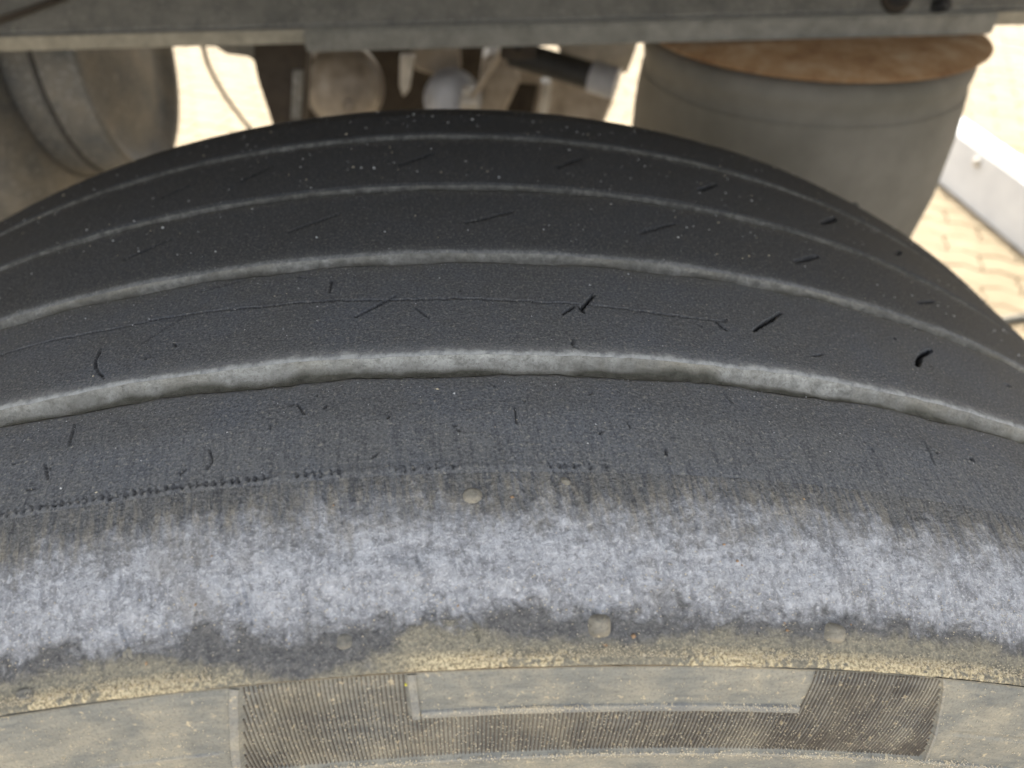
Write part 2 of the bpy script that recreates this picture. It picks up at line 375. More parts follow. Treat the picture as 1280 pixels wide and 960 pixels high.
# box section standing on the flange: sloped lower face, then the upright web
bm = bmesh.new(); sec = [(.5665, 1.0137), (.5665, 1.0165), (.592, 1.0440), (.606, 1.0475), (.606, 1.4003), (.68, 1.4003), (.68, 1.0137)]
A_ = [bm.verts.new((-3.2, y, z)) for y, z in sec]; B_ = [bm.verts.new((3.2, y, z)) for y, z in sec]
bm.faces.new(A_); bm.faces.new(B_[::-1])
for i in range(len(sec)): bm.faces.new((A_[i], B_[i], B_[(i+1) % len(sec)], A_[(i+1) % len(sec)]))
frombm('web', bm, M['rail'], chassis)
bm = bmesh.new(); box(bm, -3.2, 3.2, .56, .72, 1.4005, 1.415, .003); frombm('upper_flange', bm, M['rail'], chassis)
bm = bmesh.new(); box(bm, -3.2, 3.2, -.12, 2.25, 1.4155, 1.50, .004); frombm('shade_deck', bm, M['shade_deck'], chassis)  # unseen slab overhead, added and sized to shade the tyre
for yy, zz in ((-.10, 1.29), (2.16, 1.33)):  # unseen rails, the near one hung low to darken the far tread
    bm = bmesh.new(); box(bm, -3.2, 3.2, yy, yy+.05, zz, 1.415, .003); frombm('shade_rail', bm, M['rail'], chassis)
for xx in (-2.4, -1.6, -.85, .85, 1.6, 2.4):
    bm = bmesh.new(); box(bm, xx-.03, xx+.03, -.0495, 2.1595, 1.34, 1.4153); frombm('cross_member', bm, M['rail'], chassis)
bm = bmesh.new(); box(bm, -3.2, 3.2, 1.70, 1.86, 1.0, 1.014); box(bm, -3.2, 3.2, 1.775, 1.785, 1.0145, 1.415); frombm('far_beam', bm, M['rail'], chassis)
# doubler plate from px 380 to px 1240 under the flange
xl = at(380, 55, .553).x; xr = at(1240, 50, .553).x
bm = bmesh.new(); box(bm, xl, xr, .5555, .5593, .9945, 1.0130, .0015); box(bm, xl+.001, xr-.001, .5595, .70, .9945, .9996, .001); frombm('doubler_plate', bm, M['railedge'], chassis)
for (px, py, r_) in ((1168, 10, .0075), (1120, -2, .0085)):
    p = at(px, py, .5700); D = axis(p, (.45, -.66, .5))
    b = frombm('bolt', lathe([(0, -.01), (r_, -.01), (r_, .010), (r_*.85, .013), (r_*.6, .014), (0, .014)], 6, D), M['blackr'], chassis)
    frombm('washer', lathe([(0, -.003), (r_*1.6, -.003), (r_*1.6, .001), (0, .0015)], 20, axis(p, (0, -.74, .67))), M['dark'], b)
frombm('cable', tube([(at(-30, 34, .563)), (at(20, 18, .565)), (at(75, -2, .575)), (at(130, -30, .59))], .0026, 8), M['dark'], chassis, True)
# hanger tab with a round hole, the bright paving shows through
def ring_plate(c, half_w, half_h, r, th):
    bm = bmesh.new(); n = 24; outs = []
    for k in range(n):
        a = 2*math.pi*k/n; ca, sa = math.cos(a), math.sin(a); s = min(half_w/abs(ca) if abs(ca) > 1e-6 else 9, half_h/abs(sa) if abs(sa) > 1e-6 else 9)
        outs.append([bm.verts.new((c[0]+d*ca, c[1]+t, c[2]+d*sa)) for d, t in ((r, 0), (s, 0), (s, th), (r, th))])
    for k in range(n):
        A, B = outs[k], outs[(k+1) % n]
        for i in range(4): bm.faces.new((A[i], A[(i+1) % 4], B[(i+1) % 4], B[i]))
    return bm

# ------------------------------------------------------------------ air spring on the right
AS = Vector((.380, .632, 0)); RT = .975
spring = thing('air_spring', 'large dusty black rubber air bellows under the frame with rusty top plate', 'air spring', (AS.x, AS.y, .62))
SC = .905
prof = [(0, .9782), (.150, .9782), (.172, .977), (.1795, .9725), (.182, .966), (.1815, .959), (.179, .9535), (.1805, .948), (.1825, .93), (.1825, .90), (.178, .84), (.166, .78), (.156, .73), (.140, .69), (.11, .665), (0, .66)]
prof = [(r_*SC*(1+.72*max(0,.95-z_)*.6), z_) for r_, z_ in prof]
frombm('bellows', lathe(prof, 128, Matrix.Translation((AS.x, AS.y, 0))), M['bellows'], spring, True)
prof = [(0, .9942), (.10, .9942), (.14, .992), (.182, .9850), (.185, .9835), (.183, .9820), (.165, .9805), (.12, .9788), (0, .9788)]
prof = [(r_*SC*1.01, z_) for r_, z_ in prof]
frombm('top_plate', lathe(prof, 128, Matrix.Translation((AS.x+.004, AS.y, 0))), M['rust'], spring, True)
prof = [(0, .672), (.105, .668), (.115, .64), (.12, .50), (.11, .47), (0, .46)]
frombm('piston', lathe(prof, 64, Matrix.Translation((AS.x, AS.y, 0))), M['blackr'], spring, True)
bm = lathe([(.1825*SC, .9435), (.1832*SC, .9425), (.1825*SC, .9415)], 128, Matrix.Translation((AS.x, AS.y, 0))); frombm('bead_ring', bm, M['bellows'], spring, True)

# ------------------------------------------------------------------ air tank on the left
TY, TZ, TR = .95, .897, .165
endx = at(217, 110, TY).x
tank = thing('air_tank', 'dusty grey cylindrical air tank under the frame left of the tyre', 'air tank', (endx-.4, TY, TZ))
tip = at(163, 60, TY).x; AX = axis((tip, TY, TZ), (1, 0, 0))
P_ = lambda pts: [(TR*a_, b_) for a_, b_ in pts]
frombm('shell', lathe([(0, -.62), (.16, -.60), (.235, -.54), (.238, -.13), (.234, -.110), (.222, -.098), (.20, -.092), (.168, -.090)], 128, AX), M['tank'], tank, True)
frombm('neck', lathe([(.1665, -.0895), (.165, -.07), (.165, -.014), (.1665, -.012), (.1665, -.002), (.164, .0005)], 128, AX), M['tank'], tank, True)
frombm('weld_seam', lathe([(.164, -.0555), (.1675, -.054), (.1675, -.050), (.164, -.0485)], 128, AX), M['seam'], tank, True)
frombm('end_cap', lathe([(.1635, .0005), (.157, .001), (.150, -.003), (.143, -.012), (.128, -.016), (.10, -.012), (.06, -.004), (0, -.002)], 128, AX), M['tank'], tank, True)
TRS = .2385
for xo in (-.46, -.25):
    b = frombm('strap', lathe([(TRS+.0005, xo-.012), (TRS+.003, xo-.011), (TRS+.003, xo+.011), (TRS+.0005, xo+.012)], 96, AX), M['strapm'], tank, True)
for xo in (-.5, -.26):
    bm = bmesh.new(); box(bm, endx+xo, endx+xo+.04, TY-.02, TY+.02, TZ+.234, 1.4154); frombm('hanger', bm, M['dark'], tank)

# ------------------------------------------------------------------ brake gear seen between tyre and frame
def facing(px, py, Y): return at(px, py, Y)
# stepped grey bracket over the left gap
Y1 = .78
p = lambda x, y, Y=Y1: at(x, y, Y)
def slab(pts, Y, th, bev=.001):
    bm = bmesh.new(); a = [bm.verts.new(at(x, y, Y)) for x, y in pts]; b = [bm.verts.new(Vector(v.co)+Vector((0, th, 0))) for v in a]
    bm.faces.new(a); bm.faces.new(b[::-1])
    for i in range(len(a)): bm.faces.new((a[i], b[i], b[(i+1) % len(a)], a[(i+1) % len(a)]))
    bmesh.ops.recalc_face_normals(bm, faces=bm.faces)
    if bev: bmesh.ops.bevel(bm, geom=bm.edges[:], offset=bev, segments=1, affect='EDGES')
    return bm
br = thing('stepped_bracket', 'dark grey stepped bracket hanging from the frame over the left paving gap', 'bracket', tuple(at(285, 40, Y1)))
frombm('plate', slab([(232, 30), (238, 47), (252, 58), (270, 59), (283, 68), (309, 71), (330, 84), (345, 82), (345, 30)], Y1, .03), M['rail'], br)
hb = thing('hanger_bracket', 'brown black grimy suspension hanger plate left of the round brake chamber', 'bracket', tuple(at(350, 110, Y1)))
frombm('plate', slab([(316, 72), (322, 100), (345, 170), (378, 170), (384, 50), (318, 50)], .74, .05, .002), M['dark'], hb)
frombm('rib', slab([(366, 88), (363, 150), (376, 150), (379, 88)], .735, .02), M['tank'], hb)
frombm('shade_panel', slab([(340, 52), (340, 190), (560, 190), (640, 175), (640, 52)], 1.30, .03, .002), M['dark'], hb)  # dark sheet added in place of the shade behind the brake gear
def chamber(px, py, Y, R, label, mat, d=(.15, -1, .12)):
    c = at(px, py, Y); t = thing('brake_chamber', label, 'brake chamber', tuple(c), 'round brake chambers behind the tyre'); A = axis(c, d)
    frombm('housing', lathe([(0, -.14), (R*.6, -.13), (R*.92, -.10), (R*.95, -.02), (R*1.0, -.015), (R*1.0, .0)], 48, A), mat, t, True)
    frombm('clamp_ring', lathe([(R*1.0, -.018), (R*1.09, -.014), (R*1.09, .004), (R*1.0, .008)], 48, A), mat, t, True)
    frombm('cover', lathe([(R*.99, .001), (R*.95, R*.35), (R*.82, R*.6), (R*.6, R*.8), (R*.3, R*.92), (0, R*.95)], 48, A), mat, t, True)
    frombm('bolt', lathe([(0, 0), (R*.16, 0), (R*.16, .012), (0, .013)], 6, A @ Matrix.Translation((R*.05, -R*.3, R*.88))), mat, t)
    return t, A
chamber(430, 108, .92, .052, 'round tan dusted brake chamber, the left one behind the tyre', M['chamber'])
chamber(566, 124, .92, .038, 'small grey domed brake chamber right of the larger tan one', M['blue'], (.1, -1, .4))
lg = thing('slack_adjuster', 'pale upright metal lug with tan block between the two brake chambers', 'brake lever', tuple(at(508, 95, .88)))
frombm('lever', slab([(500, 70), (519, 70), (512, 112), (504, 122), (499, 108)], .90, .015, .002), M['pale'], lg)
frombm('block', slab([(512, 60), (575, 57), (577, 90), (545, 96), (518, 88)], .96, .05, .004), M['chamber'], lg)
frombm('clevis', slab([(578, 112), (592, 112), (592, 140), (580, 140)], .86, .02, .002), M['pale'], lg)
rod = thing('push_rod', 'thin tan metal rod leaning up to the frame beside the brake chamber', 'rod', tuple(at(592, 118, .86)))
frombm('shaft', tube([at(590, 122, .86), at(632, 56, .80)], .0042), M['chamber'], rod, True)
frombm('pin', tube([at(586, 128, .86)+Vector((-.012, 0, 0)), at(586, 128, .86)+Vector((.012, 0, 0))], .009), M['pale'], rod, True)
arm = thing('trailing_arm', 'tan dusted suspension arm with dark slot, right of the thin rod', 'suspension arm', tuple(at(660, 120, 1.0)))
frombm('upright', slab([(606, 70), (640, 66), (652, 100), (628, 150), (596, 150)], 1.0, .06, .006), M['chamber'], arm)
frombm('arm_beam', slab([(640, 78), (700, 96), (776, 104), (752, 165), (660, 150), (672, 108), (642, 104)], 1.06, .08, .006), M['chamber'], arm)
frombm('slot', slab([(644, 106), (672, 108), (664, 150), (628, 150)], 1.045, .012, .001), M['dark'], arm)
frombm('web_plate', slab([(679, 104), (690, 104), (684, 150), (672, 150)], .99, .03, .002), M['pale'], arm)
damper = thing('shock_absorber', 'dark cylindrical damper with bluish end painted as a highlight, lying under the frame', 'shock absorber', tuple(at(700, 78, .95)))
a, b = at(640, 66, .98), at(742, 96, .93); d = (b-a).normalized()
frombm('body', tube([a, a+(b-a)*.5, b], .019, 24), M['blackr'], damper, True)
frombm('end_tube', tube([b-d*.004, b+d*.035, b+d*.036], [.0225, .0225, .012], 24), M['blue'], damper, True)  # bluish colour stands in for a highlight on the cylinder
plate = thing('mounting_plate', 'pale tan mounting plate under the frame beside the narrow paving gap', 'plate', tuple(at(750, 60, 1.0)))
frombm('plate', slab([(690, 40), (801, 40), (795, 62), (784, 92), (730, 80), (700, 66)], 1.0, .012, .001), M['pale'], plate)
tab = thing('eye_tab', 'small steel eye tab with a bright round hole below the frame edge', 'tab', tuple(at(648, 58, .57)))
c = at(648, 58, .70); frombm('eye', ring_plate(c, .020, .014, .0062, .006), M['dark'], tab)

# hose hanging in the left gap, cable at the right edge
h = frombm('hanging_hose', tube(curve_pts([at(252, 52, .95), at(262, 85, .95), at(283, 122, .96), at(312, 160, .98), at(350, 200, 1.0)]), .0032, 8), M['hose'], None, True)
tag(h, 'thin grey brown hose hanging across the sunlit gap left of the tyre top', 'hose')
h = frombm('ground_cable', tube(curve_pts([(1.32, 1.30, .006), (1.42, 1.36, .007), (1.46, 1.42, .006), (1.62, 1.44, .006), (1.9, 1.40, .006)]), .011, 10), M['hose'], None, True)
tag(h, 'grey brown cable lying on the paving at the right edge by the tyre', 'cable')
# pale rail lying on the paving
rail = thing('steel_rail', 'pale grey steel rail with a bolt lying on the cream paving at the right', 'steel rail', (1.80, 2.2, 0))
bm = bmesh.new(); box(bm, 1.765, 1.87, 1.25, 5.2, 0.0025, .19, .006); frombm('beam', bm, M['steel'], rail, True)
for yy in (2.15, 2.75, 3.4):
    frombm('bolt', lathe([(0, .012), (.010, .011), (.016, .006), (.018, 0), (0, -.001)], 20, axis((1.7645, yy, .15), (-1, 0, 0))), M['pale'], rail, True)

# ------------------------------------------------------------------ the tyre
R0 = .53
PATH = np.array([(.2215,.526),(.205,.5292),(.12,.530),(-.02,.5297),(-.038,.527),(-.050,.5235),(-.062,.517),(-.072,.510),(-.079,.505),(-.081,.500),(-.0845,.485),(-.086,.47),(-.087,.45),(-.084,.41),(-.070,.35),(-.055,.300),(-.040,.286),(-.030,.290)])
SS = np.r_[0, np.cumsum(np.hypot(*np.diff(PATH, axis=0).T))]
_sf = np.linspace(0, SS[-1], 3000)
def _sm(v, k=60):
    v2 = np.r_[np.full(k, v[0]), v, np.full(k, v[-1])]; ker = np.hanning(k+1); ker /= ker.sum()
    return np.convolve(v2, ker, 'same')[k:-k]
_py = _sm(np.interp(_sf, SS, PATH[:, 0]), 70); _pr = _sm(np.interp(_sf, SS, PATH[:, 1]), 70)
_ty = np.gradient(_py, _sf); _tr = np.gradient(_pr, _sf)
def surf(a, s, h):
    "arc a (m), path s (m), outward height h (m) -> xyz"
    y = np.interp(s, _sf, _py); r = np.interp(s, _sf, _pr); ty = np.interp(s, _sf, _ty); tr = np.interp(s, _sf, _tr)
    n = np.hypot(ty, tr); ny, nr = tr/n, -ty/n       # outward normal (rotate tangent)
    y = y+ny*h; r = r+nr*h; th = a/R0
    return np.stack([r*np.sin(th), y, R0+r*np.cos(th)], -1)
def grid_mesh(name, P, tc, closed=False, edge=None):
    nr, nc = P.shape[:2]; me = bpy.data.meshes.new(name)
    idx = np.arange(nr*nc).reshape(nr, nc)
    if closed: idx = np.c_[idx, idx[:, :1]]
    f = np.stack([idx[:-1, :-1], idx[1:, :-1], idx[1:, 1:], idx[:-1, 1:]], -1).reshape(-1, 4)
    me.vertices.add(nr*nc); me.vertices.foreach_set('co', P.reshape(-1).astype(np.float32))
    me.loops.add(f.size); me.loops.foreach_set('vertex_index', f.reshape(-1).astype(np.int32))
    me.polygons.add(len(f)); me.polygons.foreach_set('loop_start', np.arange(0, f.size, 4, dtype=np.int32))
    me.polygons.foreach_set('loop_total', np.full(len(f), 4, np.int32))
    me.update(calc_edges=True)
    at_ = me.attributes.new('tc', 'FLOAT_VECTOR', 'POINT'); at_.data.foreach_set('vector', tc.reshape(-1).astype(np.float32))
    if edge is not None:
        e_ = me.attributes.new('edge', 'FLOAT_VECTOR', 'POINT'); e_.data.foreach_set('vector', edge.reshape(-1).astype(np.float32))
    me.polygons.foreach_set('use_smooth', np.ones(len(f), bool))
    return me
def arcs(half, step):
    full = math.pi*R0
    return np.r_[np.linspace(-full, -half, 90)[:-1], np.arange(-half, half, step), np.linspace(half, full, 90)]
CUTS = [(.51,[(-94,193.7),(-93.5,200.6),(-91,205.8),(-87,211.1)]),(.42,[(-69.5,183.6),(-80,195.4)]),(.65,[(-1,183.2),(-13,194.9)]),
 (.77,[(52.5,194.5),(57,189.7)]),(.88,[(59,191.3),(64.5,182.4)]),(.78,[(58.5,190.1),(59.5,193.3)]),(.8,[(105,191.3),(107,195.8)]),
 (1.06,[(117.5,194.5),(133,179.6)]),(1.41,[(182,194.5),(188.5,186.5),(198,179.2)]),(.52,[(135.5,203.8),(140,201.4)]),
 (.36,[(158.5,238.9),(157.5,247.8)]),(1.44,[(173.5,241.8),(174,242.2)]),(.94,[(160,242.2),(160.5,242.6)]),(.85,[(218.5,137.2),(235.5,125.9)]),
 (.88,[(180.5,178),(181.5,179.2)]),(.94,[(199,164.7),(202,164.5)]),(.91,[(230.5,186.1),(234,185.3)]),(1.2,[(129,81.9),(141.5,69.8)]),
 (1.6,[(194.5,81.1),(211.5,64.2)]),(1.2,[(157.5,134.4),(173,123.5)]),(.7,[(90,134.8),(107.5,121.9)]),(1.0,[(-5.5,80.7),(9,67.8)]),
 (1.0,[(63.5,79.5),(76.5,66.6)]),(.6,[(-44,134.4),(-25.5,122.7)]),(.7,[(22,135.2),(41,124.7)]),(.43,[(-86,239.3),(-88,230.1)]),
 (.42,[(-90.5,245),(-88,250.2)]),(.4,[(-27,234.9),(-25,234.1),(-22,239.3)]),(.35,[(-45.5,248.2),(-44,251.9),(-45,254.3)]),
 (.54,[(54,208.3),(53.5,211.1),(55,212.7)]),(.54,[(-35.5,167.5),(-32,169.1)]),(.5,[(-23,172.8),(-23,179.6)]),(.4,[(6,191.3),(10,197)]),
 (.35,[(34,239.8),(34,245.8)]),(.37,[(96,229.7),(97.5,234.1)]),(.3,[(17,245.4),(18.5,245.8)]),(.33,[(73.5,252.7),(73,255.1)]),
 (.5,[(-68,170),(-55,160+6)]),(.45,[(-110,80),(-97,70)]),(.8,[(-75,80),(-62,68)]),(.6,[(-108,134),(-92,124)]),(1.0,[(240,82),(252,70)])]
for k in range(26):   # small random nicks
    a = random.uniform(-150, 210); s = random.choice([random.uniform(170, 212), random.uniform(229, 256), random.uniform(229, 256)])
    an = random.uniform(0, 3.14); ln = random.uniform(.5, 2.6); CUTS.append((random.uniform(.12, .26), [(a, s), (a+ln*math.cos(an), s+ln*math.sin(an))]))
CRACK = [(-175,183.6),(-135,183.2),(-111.5,183.2),(-89,182.8),(-71,182.8),(-56,183.2),(-39.5,184.1),(-2,185.7),(27,187.3),(53.5,188.1),(80.5,190.5),(108.5,190.9)]
CRACK = [(x+random.gauss(0, .12), np.interp(x, [c[0] for c in CRACK], [c[1] for c in CRACK])+random.gauss(0, .16)) for x in np.arange(-175, 109, 1.6)]
def seg_carve(h, a, s, pl, w, depth):
    "a, s: 1-D axes in mm; carve a slit of full width w (mm) along the polyline"
    for (x0, y0), (x1, y1) in zip(pl, pl[1:]):
        m_ = w*1.2+.6
        i0, i1 = np.searchsorted(a, [min(x0, x1)-m_, max(x0, x1)+m_]); j0, j1 = np.searchsorted(s, [min(y0, y1)-m_, max(y0, y1)+m_])
        if i1 <= i0 or j1 <= j0: continue
        A, S2 = np.meshgrid(a[i0:i1], s[j0:j1]); dx, dy = x1-x0, y1-y0; L2 = dx*dx+dy*dy+1e-9
        t = np.clip(((A-x0)*dx+(S2-y0)*dy)/L2, 0, 1); d = np.hypot(A-x0-t*dx, S2-y0-t*dy)
        ww = w*(.55+.45*np.sin(np.pi*np.clip(t, .08, .92)))
        c = -depth*np.clip(1.7-d/(ww*.42+.04), 0, 1)**.8
        lip = .2*np.exp(-((d-ww*.9)/.45)**2)
        h[j0:j1, i0:i1] = np.minimum(h[j0:j1, i0:i1], c+lip*0)+lip*(c == 0)
    return h
GR = [(46.5, 5.4, 3.2), (102.5, 5.0, 3.6), (159.5, 6.8, 4.6), (220.4, 9.6, 4.6)]     # centre, width, depth in mm
def wav(a_mm, g, side):
    k = (37, 41, 46, 52)[g]; ph = g*1.7+side*.6
    tri = 2*np.abs(((a_mm/k+ph) % 1)-.5)*2-1
    return (.5, .55, .6, .7)[g]*tri*(1 if side else .45) + fbm(a_mm/6+g*31+side*11, a_mm*0+3.3*g, 3)*.7
tyre = thing('tyre', 'worn black truck tyre with dust filled grooves and a chalky scuffed shoulder', 'tyre', (0, .09, 0))
edges = [('first', 0.0)]
def lo_edge(i, a): return np.full_like(a, 0.0) if i == 0 else GR[i-1][0]+GR[i-1][1]/2+wav(a, i-1, 1)
def hi_edge(i, a): return np.full_like(a, 261.0) if i == 4 else GR[i][0]-GR[i][1]/2+wav(a, i, 0)
RIB = [(.50, .9, 1.1), (.49, .8, 1.0), (.46, .75, .9), (.30, .5, .55), (.215, .42, .5)]   # half arc, step a (mm), step s (mm)
for i, (half, sa, ss) in enumerate(RIB):
    a = arcs(half, sa/1000)*1000; lo = lo_edge(i, a); hi = hi_edge(i, a)
    n = int(np.mean(hi-lo)/ss); t = np.linspace(0, 1, n)[:, None]; S2 = lo+(hi-lo)*t; A = np.repeat(a[None], n, 0)
    h = fbm(A/26, S2/26+i*7, 3)*.30+fbm(A/3.1, S2/3.1, 3)*.07
    d = np.minimum(S2-lo if i else S2*0+9, hi-S2 if i < 4 else S2*0+9)
    h -= .75*np.clip(1-d/1.7, 0, 1)**2
    h -= (.12+.12*fbm(A/1.6, S2/1.6, 2))*np.exp(-d/2.0)
    cz = np.zeros_like(h); sm = np.linspace(np.mean(lo), np.mean(hi), n)
    for w_, pl in CUTS: seg_carve(cz, a, sm, pl, max(w_, .42 if i >= 3 else .75), (.7 if w_ < .6 else 1.5 if w_ < .8 else 3.0) if i >= 3 else (1.1 if w_ < 1.1 else 2.4))
    if i == 3: seg_carve(cz, a, sm, CRACK, .5, .9)
    if i == 4:
        for q_ in np.arange(-190, 60, 2.05):
            f = 1 if q_ < -30 else max(.3, 1-(q_+50)/70)
            if random.random() < .25+.72*f:
                s0_ = 259.1+random.gauss(0, .12); q_ += random.gauss(0, .15)
                seg_carve(cz, a, sm, [(q_, s0_-.75), (q_+.7, s0_), (q_+.1, s0_+.65)], random.uniform(.18, .42), random.uniform(.5, .8)+.5*f)
                seg_carve(cz, a, sm, [(q_+.7, s0_), (q_+2.0, s0_+.05)], .28, .5*f+.1)
        h += .30*np.exp(-((S2-259.1)/.9)**2)*(A < 40)*(.7+.6*np.sin(A*3.06))
    h = h+cz
    P = surf(A/1000, S2/1000, h/1000); tc = np.stack([A/1000, S2/1000, A*0], -1)
    ed = np.stack([np.clip(-cz/(1.1 if i != 4 else 1.5), 0, 1)*(1 if i != 2 else .7), (hi-S2)/10 if i < 4 else A*0+9, (S2-lo)/10 if i else A*0+9], -1)
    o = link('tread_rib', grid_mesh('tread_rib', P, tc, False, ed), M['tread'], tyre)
    if i == 4: o['label'] = 'near tread rib, bluish grey and worn smooth, with a stitched seam'
# grooves
for g, (c, wd, dp) in enumerate(GR):
    half, sa = ((.50, .9), (.48, .8), (.46, .7), (.30, .5))[g]
    a = arcs(half, sa/1000)*1000; e0 = hi_edge(g, a); e1 = lo_edge(g+1, a)     # far edge, near edge
    prof = [(0, -.62, 0), (.015, -.95, .02), (.05, -dp*.25, .1), (.09, -dp*.5, .2), (.13, -dp*.75, .3), (.18, -dp*.94, .4), (.26, -dp, .5), (.4, -dp-.1, .62), (.55, -dp-.1, .72), (.72, -dp, .8), (.84, -dp*.9, .86), (.90, -dp*.6, .9), (.95, -dp*.3, .95), (.985, -.95, .98), (1, -.62, 1)]
    pf = []
    for (f0, h0, z0), (f1, h1, z1) in zip(prof, prof[1:]):
        for k in range(2): u = k/2; pf.append((f0+(f1-f0)*u, h0+(h1-h0)*u, z0+(z1-z0)*u))
    pf.append(prof[-1]); pf = np.array(pf)
    S2 = e0+(e1-e0)*pf[:, 0:1]; A = np.repeat(a[None], len(pf), 0); Z = np.repeat(pf[:, 2:3], len(a), 1)
    inn = np.sin(np.pi*pf[:, 0:1])**.3
    h = pf[:, 1:2]+inn*(fbm(A/5, S2/3+g*5, 3)*.55+fbm(A/1.3, S2/1.3, 2)*.18)
    S3 = S2+inn*fbm(A/4+9, pf[:, 1:2]/2.0+A*0, 3)*.7
    P = surf(A/1000, S3/1000, h/1000)
    link('groove', grid_mesh('groove', P, np.stack([A/1000, S2/1000+h/1000*.7, Z], -1)), M['groove'], tyre)
# shoulder
a = arcs(.215, .00042)*1000; sm = np.arange(261, 307.6, .42); A, S2 = np.meshgrid(a, sm)
h = fbm(A/22, S2/22, 3)*.45+fbm(A/4, S2/4, 4)*.30+fbm(A/1.3, S2/2.4, 2)*.08
wb = np.clip(1-(S2-261)/6, 0, 1); h = h*(1-wb)+wb*(fbm(A/26, S2/26+28, 3)*.30+fbm(A/3.1, S2/3.1, 3)*.07)
h += .22*np.exp(-((S2-306.4)/.8)**2)+np.clip((S2-303)/4, 0, 1)*fbm(A/1.8, S2/1.5, 3)*.35                           # lip of the moulded ring
for (x, y, r_, dd) in ((-34, 288, 3, .7), (12, 292, 4, .5), (60, 283, 5, .35), (-62, 281, 3, .5), (-52, 287, 5, .35), (100, 288, 3, .4), (141, 286, 5, .4), (-96, 283, 4, .4)):
    h -= dd*np.exp(-(((A-x)/(r_*.5))**2+((S2-y)/(r_*.8))**2))
cz = np.zeros_like(h)
for pl in ([(-33.5, 283), (-31.5, 290), (-30.5, 294)], [(19.5, 293), (22, 297), (22.8, 301)], [(-62, 291), (-60, 296), (-59, 299)], [(147, 284), (147, 294)], [(8, 281), (10, 286)]): seg_carve(cz, a, sm, pl, .55, .5)
P = surf(A/1000, S2/1000, (h+cz)/1000)
link('shoulder', grid_mesh('shoulder', P, np.stack([A/1000, S2/1000, A*0], -1)), M['shoulder'], tyre)
# sidewall with recessed fields
smA = np.r_[np.arange(307.5, 345, .35), np.linspace(346, (SS[-1])*1000, 50)]
A, S2 = np.meshgrid(a, smA)
def step(x, w_=.35): return np.clip(x/w_+.5, 0, 1)
lft = -33.5-(S2-308)*.26; rgt = 146+(S2-307)*.43
inh = step(A-lft)*step(rgt-A)*step(S2-308.3)*step(338.6-S2)     # hatched letter field
bx = step(A-5.5)*step(108.5-A)*step(322-S2)                      # plain box within it
hat = inh*(1-bx)
h = -.9+fbm(A/20, S2/20, 3)*.25+fbm(A/2.5, S2/2.5, 3)*.08
h += .9*(1-np.clip((S2-307.5)/.8, 0, 1))
h -= .8*hat
h += .5*step(S2-338.6)*step(160-np.abs(A-0))*1.0
h += .35*step(S2-328.4)*step(-43-A)*1.0
h -= .35*step(S2-325.6, .3)*step(A-160)*step(327.2-S2, .3)
P = surf(A/1000, S2/1000, h/1000)
link('sidewall', grid_mesh('sidewall', P, np.stack([A/1000, S2/1000, A*0], -1)), M['side'], tyre)
# hatch ridges: one joined part
V, Fc, TC = [], [], []
def patch(al, ar, s0, s1, h0, h1, ns=6, tcz=0):
    "ridge of triangular section between arc positions al..ar (mm)"
    base = len(V)
    for k in range(ns+1):
        s = s0+(s1-s0)*k/ns
        for aa, hh in ((al, h0), (al+(ar-al)*.3, h1), (al+(ar-al)*.7, h1), (ar, h0)):
            V.append(surf(aa/1000, s/1000, (hh+random.gauss(0, .02))/1000)); TC.append((aa/1000, s/1000, 0))
    for k in range(ns):
        for i in range(3):
            q_ = base+k*4+i; Fc.append((q_, q_+4, q_+5, q_+1))
    Fc.append((base, base+1, base+2, base+3)); e = base+ns*4; Fc.append((e+3, e+2, e+1, e))
x = -44.0
while x < 160:
    s0 = 308.6; s1 = 338.4
    if x+.8 < -33.5: s0 = max(s0, 308+(-33.5-x)/.26+.5)
    if x > 146: s0 = max(s0, 307+(x-146)/.43+1.2)
    if 4.6 < x < 108.8: s0 = max(s0, 322.2)
    if s1-s0 > 1: patch(x, x+.62, s0, s1, -1.84, -1.30+random.gauss(0, .03), max(2, int((s1-s0)/4)))
    x += 1.12
def stuffmesh(name, V, F, TC, mat, parent):
    me = bpy.data.meshes.new(name); me.from_pydata([tuple(v) for v in V], [], F); me.update()
    if TC is not None:
        t_ = me.attributes.new('tc', 'FLOAT_VECTOR', 'POINT'); t_.data.foreach_set('vector', np.array(TC, np.float32).reshape(-1))
    return link(name, me, mat, parent, False)
o = stuffmesh('hatched_panel', V, Fc, TC, M['hatch'], tyre); o['kind'] = 'stuff'
# raised borders on the sidewall
def border(pts, wdt, h0, h1, mat, label=None, n=None):
    "strip following (a, s) mm points with rounded section"
    L = []
    for (x0, y0), (x1, y1) in zip(pts, pts[1:]):
        k = max(2, int(math.hypot(x1-x0, y1-y0)/.8))
        for i in range(k): L.append((x0+(x1-x0)*i/k, y0+(y1-y0)*i/k))
    L.append(pts[-1]); L = np.array(L); T = np.gradient(L, axis=0); T /= np.linalg.norm(T, axis=1)[:, None]; N = np.c_[-T[:, 1], T[:, 0]]
    sec = [(-.5, h0), (-.46, h1-.15), (-.36, h1), (0, h1+.03), (.36, h1), (.46, h1-.15), (.5, h0)]
    P, tc = [], []
    for u, hh in sec:
        q_ = L+N*u*wdt+(fbm(L[:, 0:1]/2.2+u*3, L[:, 1:2]/2.2, 3)*.12)
        P.append(surf(q_[:, 0]/1000, q_[:, 1]/1000, (hh+(fbm(q_[:, 0]/2, q_[:, 1]/2, 2)*.14 if hh > h0 else 0))/1000)); tc.append(np.c_[q_/1000, q_[:, :1]*0])
    o = link('raised_border', grid_mesh('raised_border', np.array(P), np.array(tc)), mat, tyre)
    if label: o['label'] = label
border([(-35.3, 308.4), (-42.9, 338)], 2.6, -2.0, -.35, M['bar'])
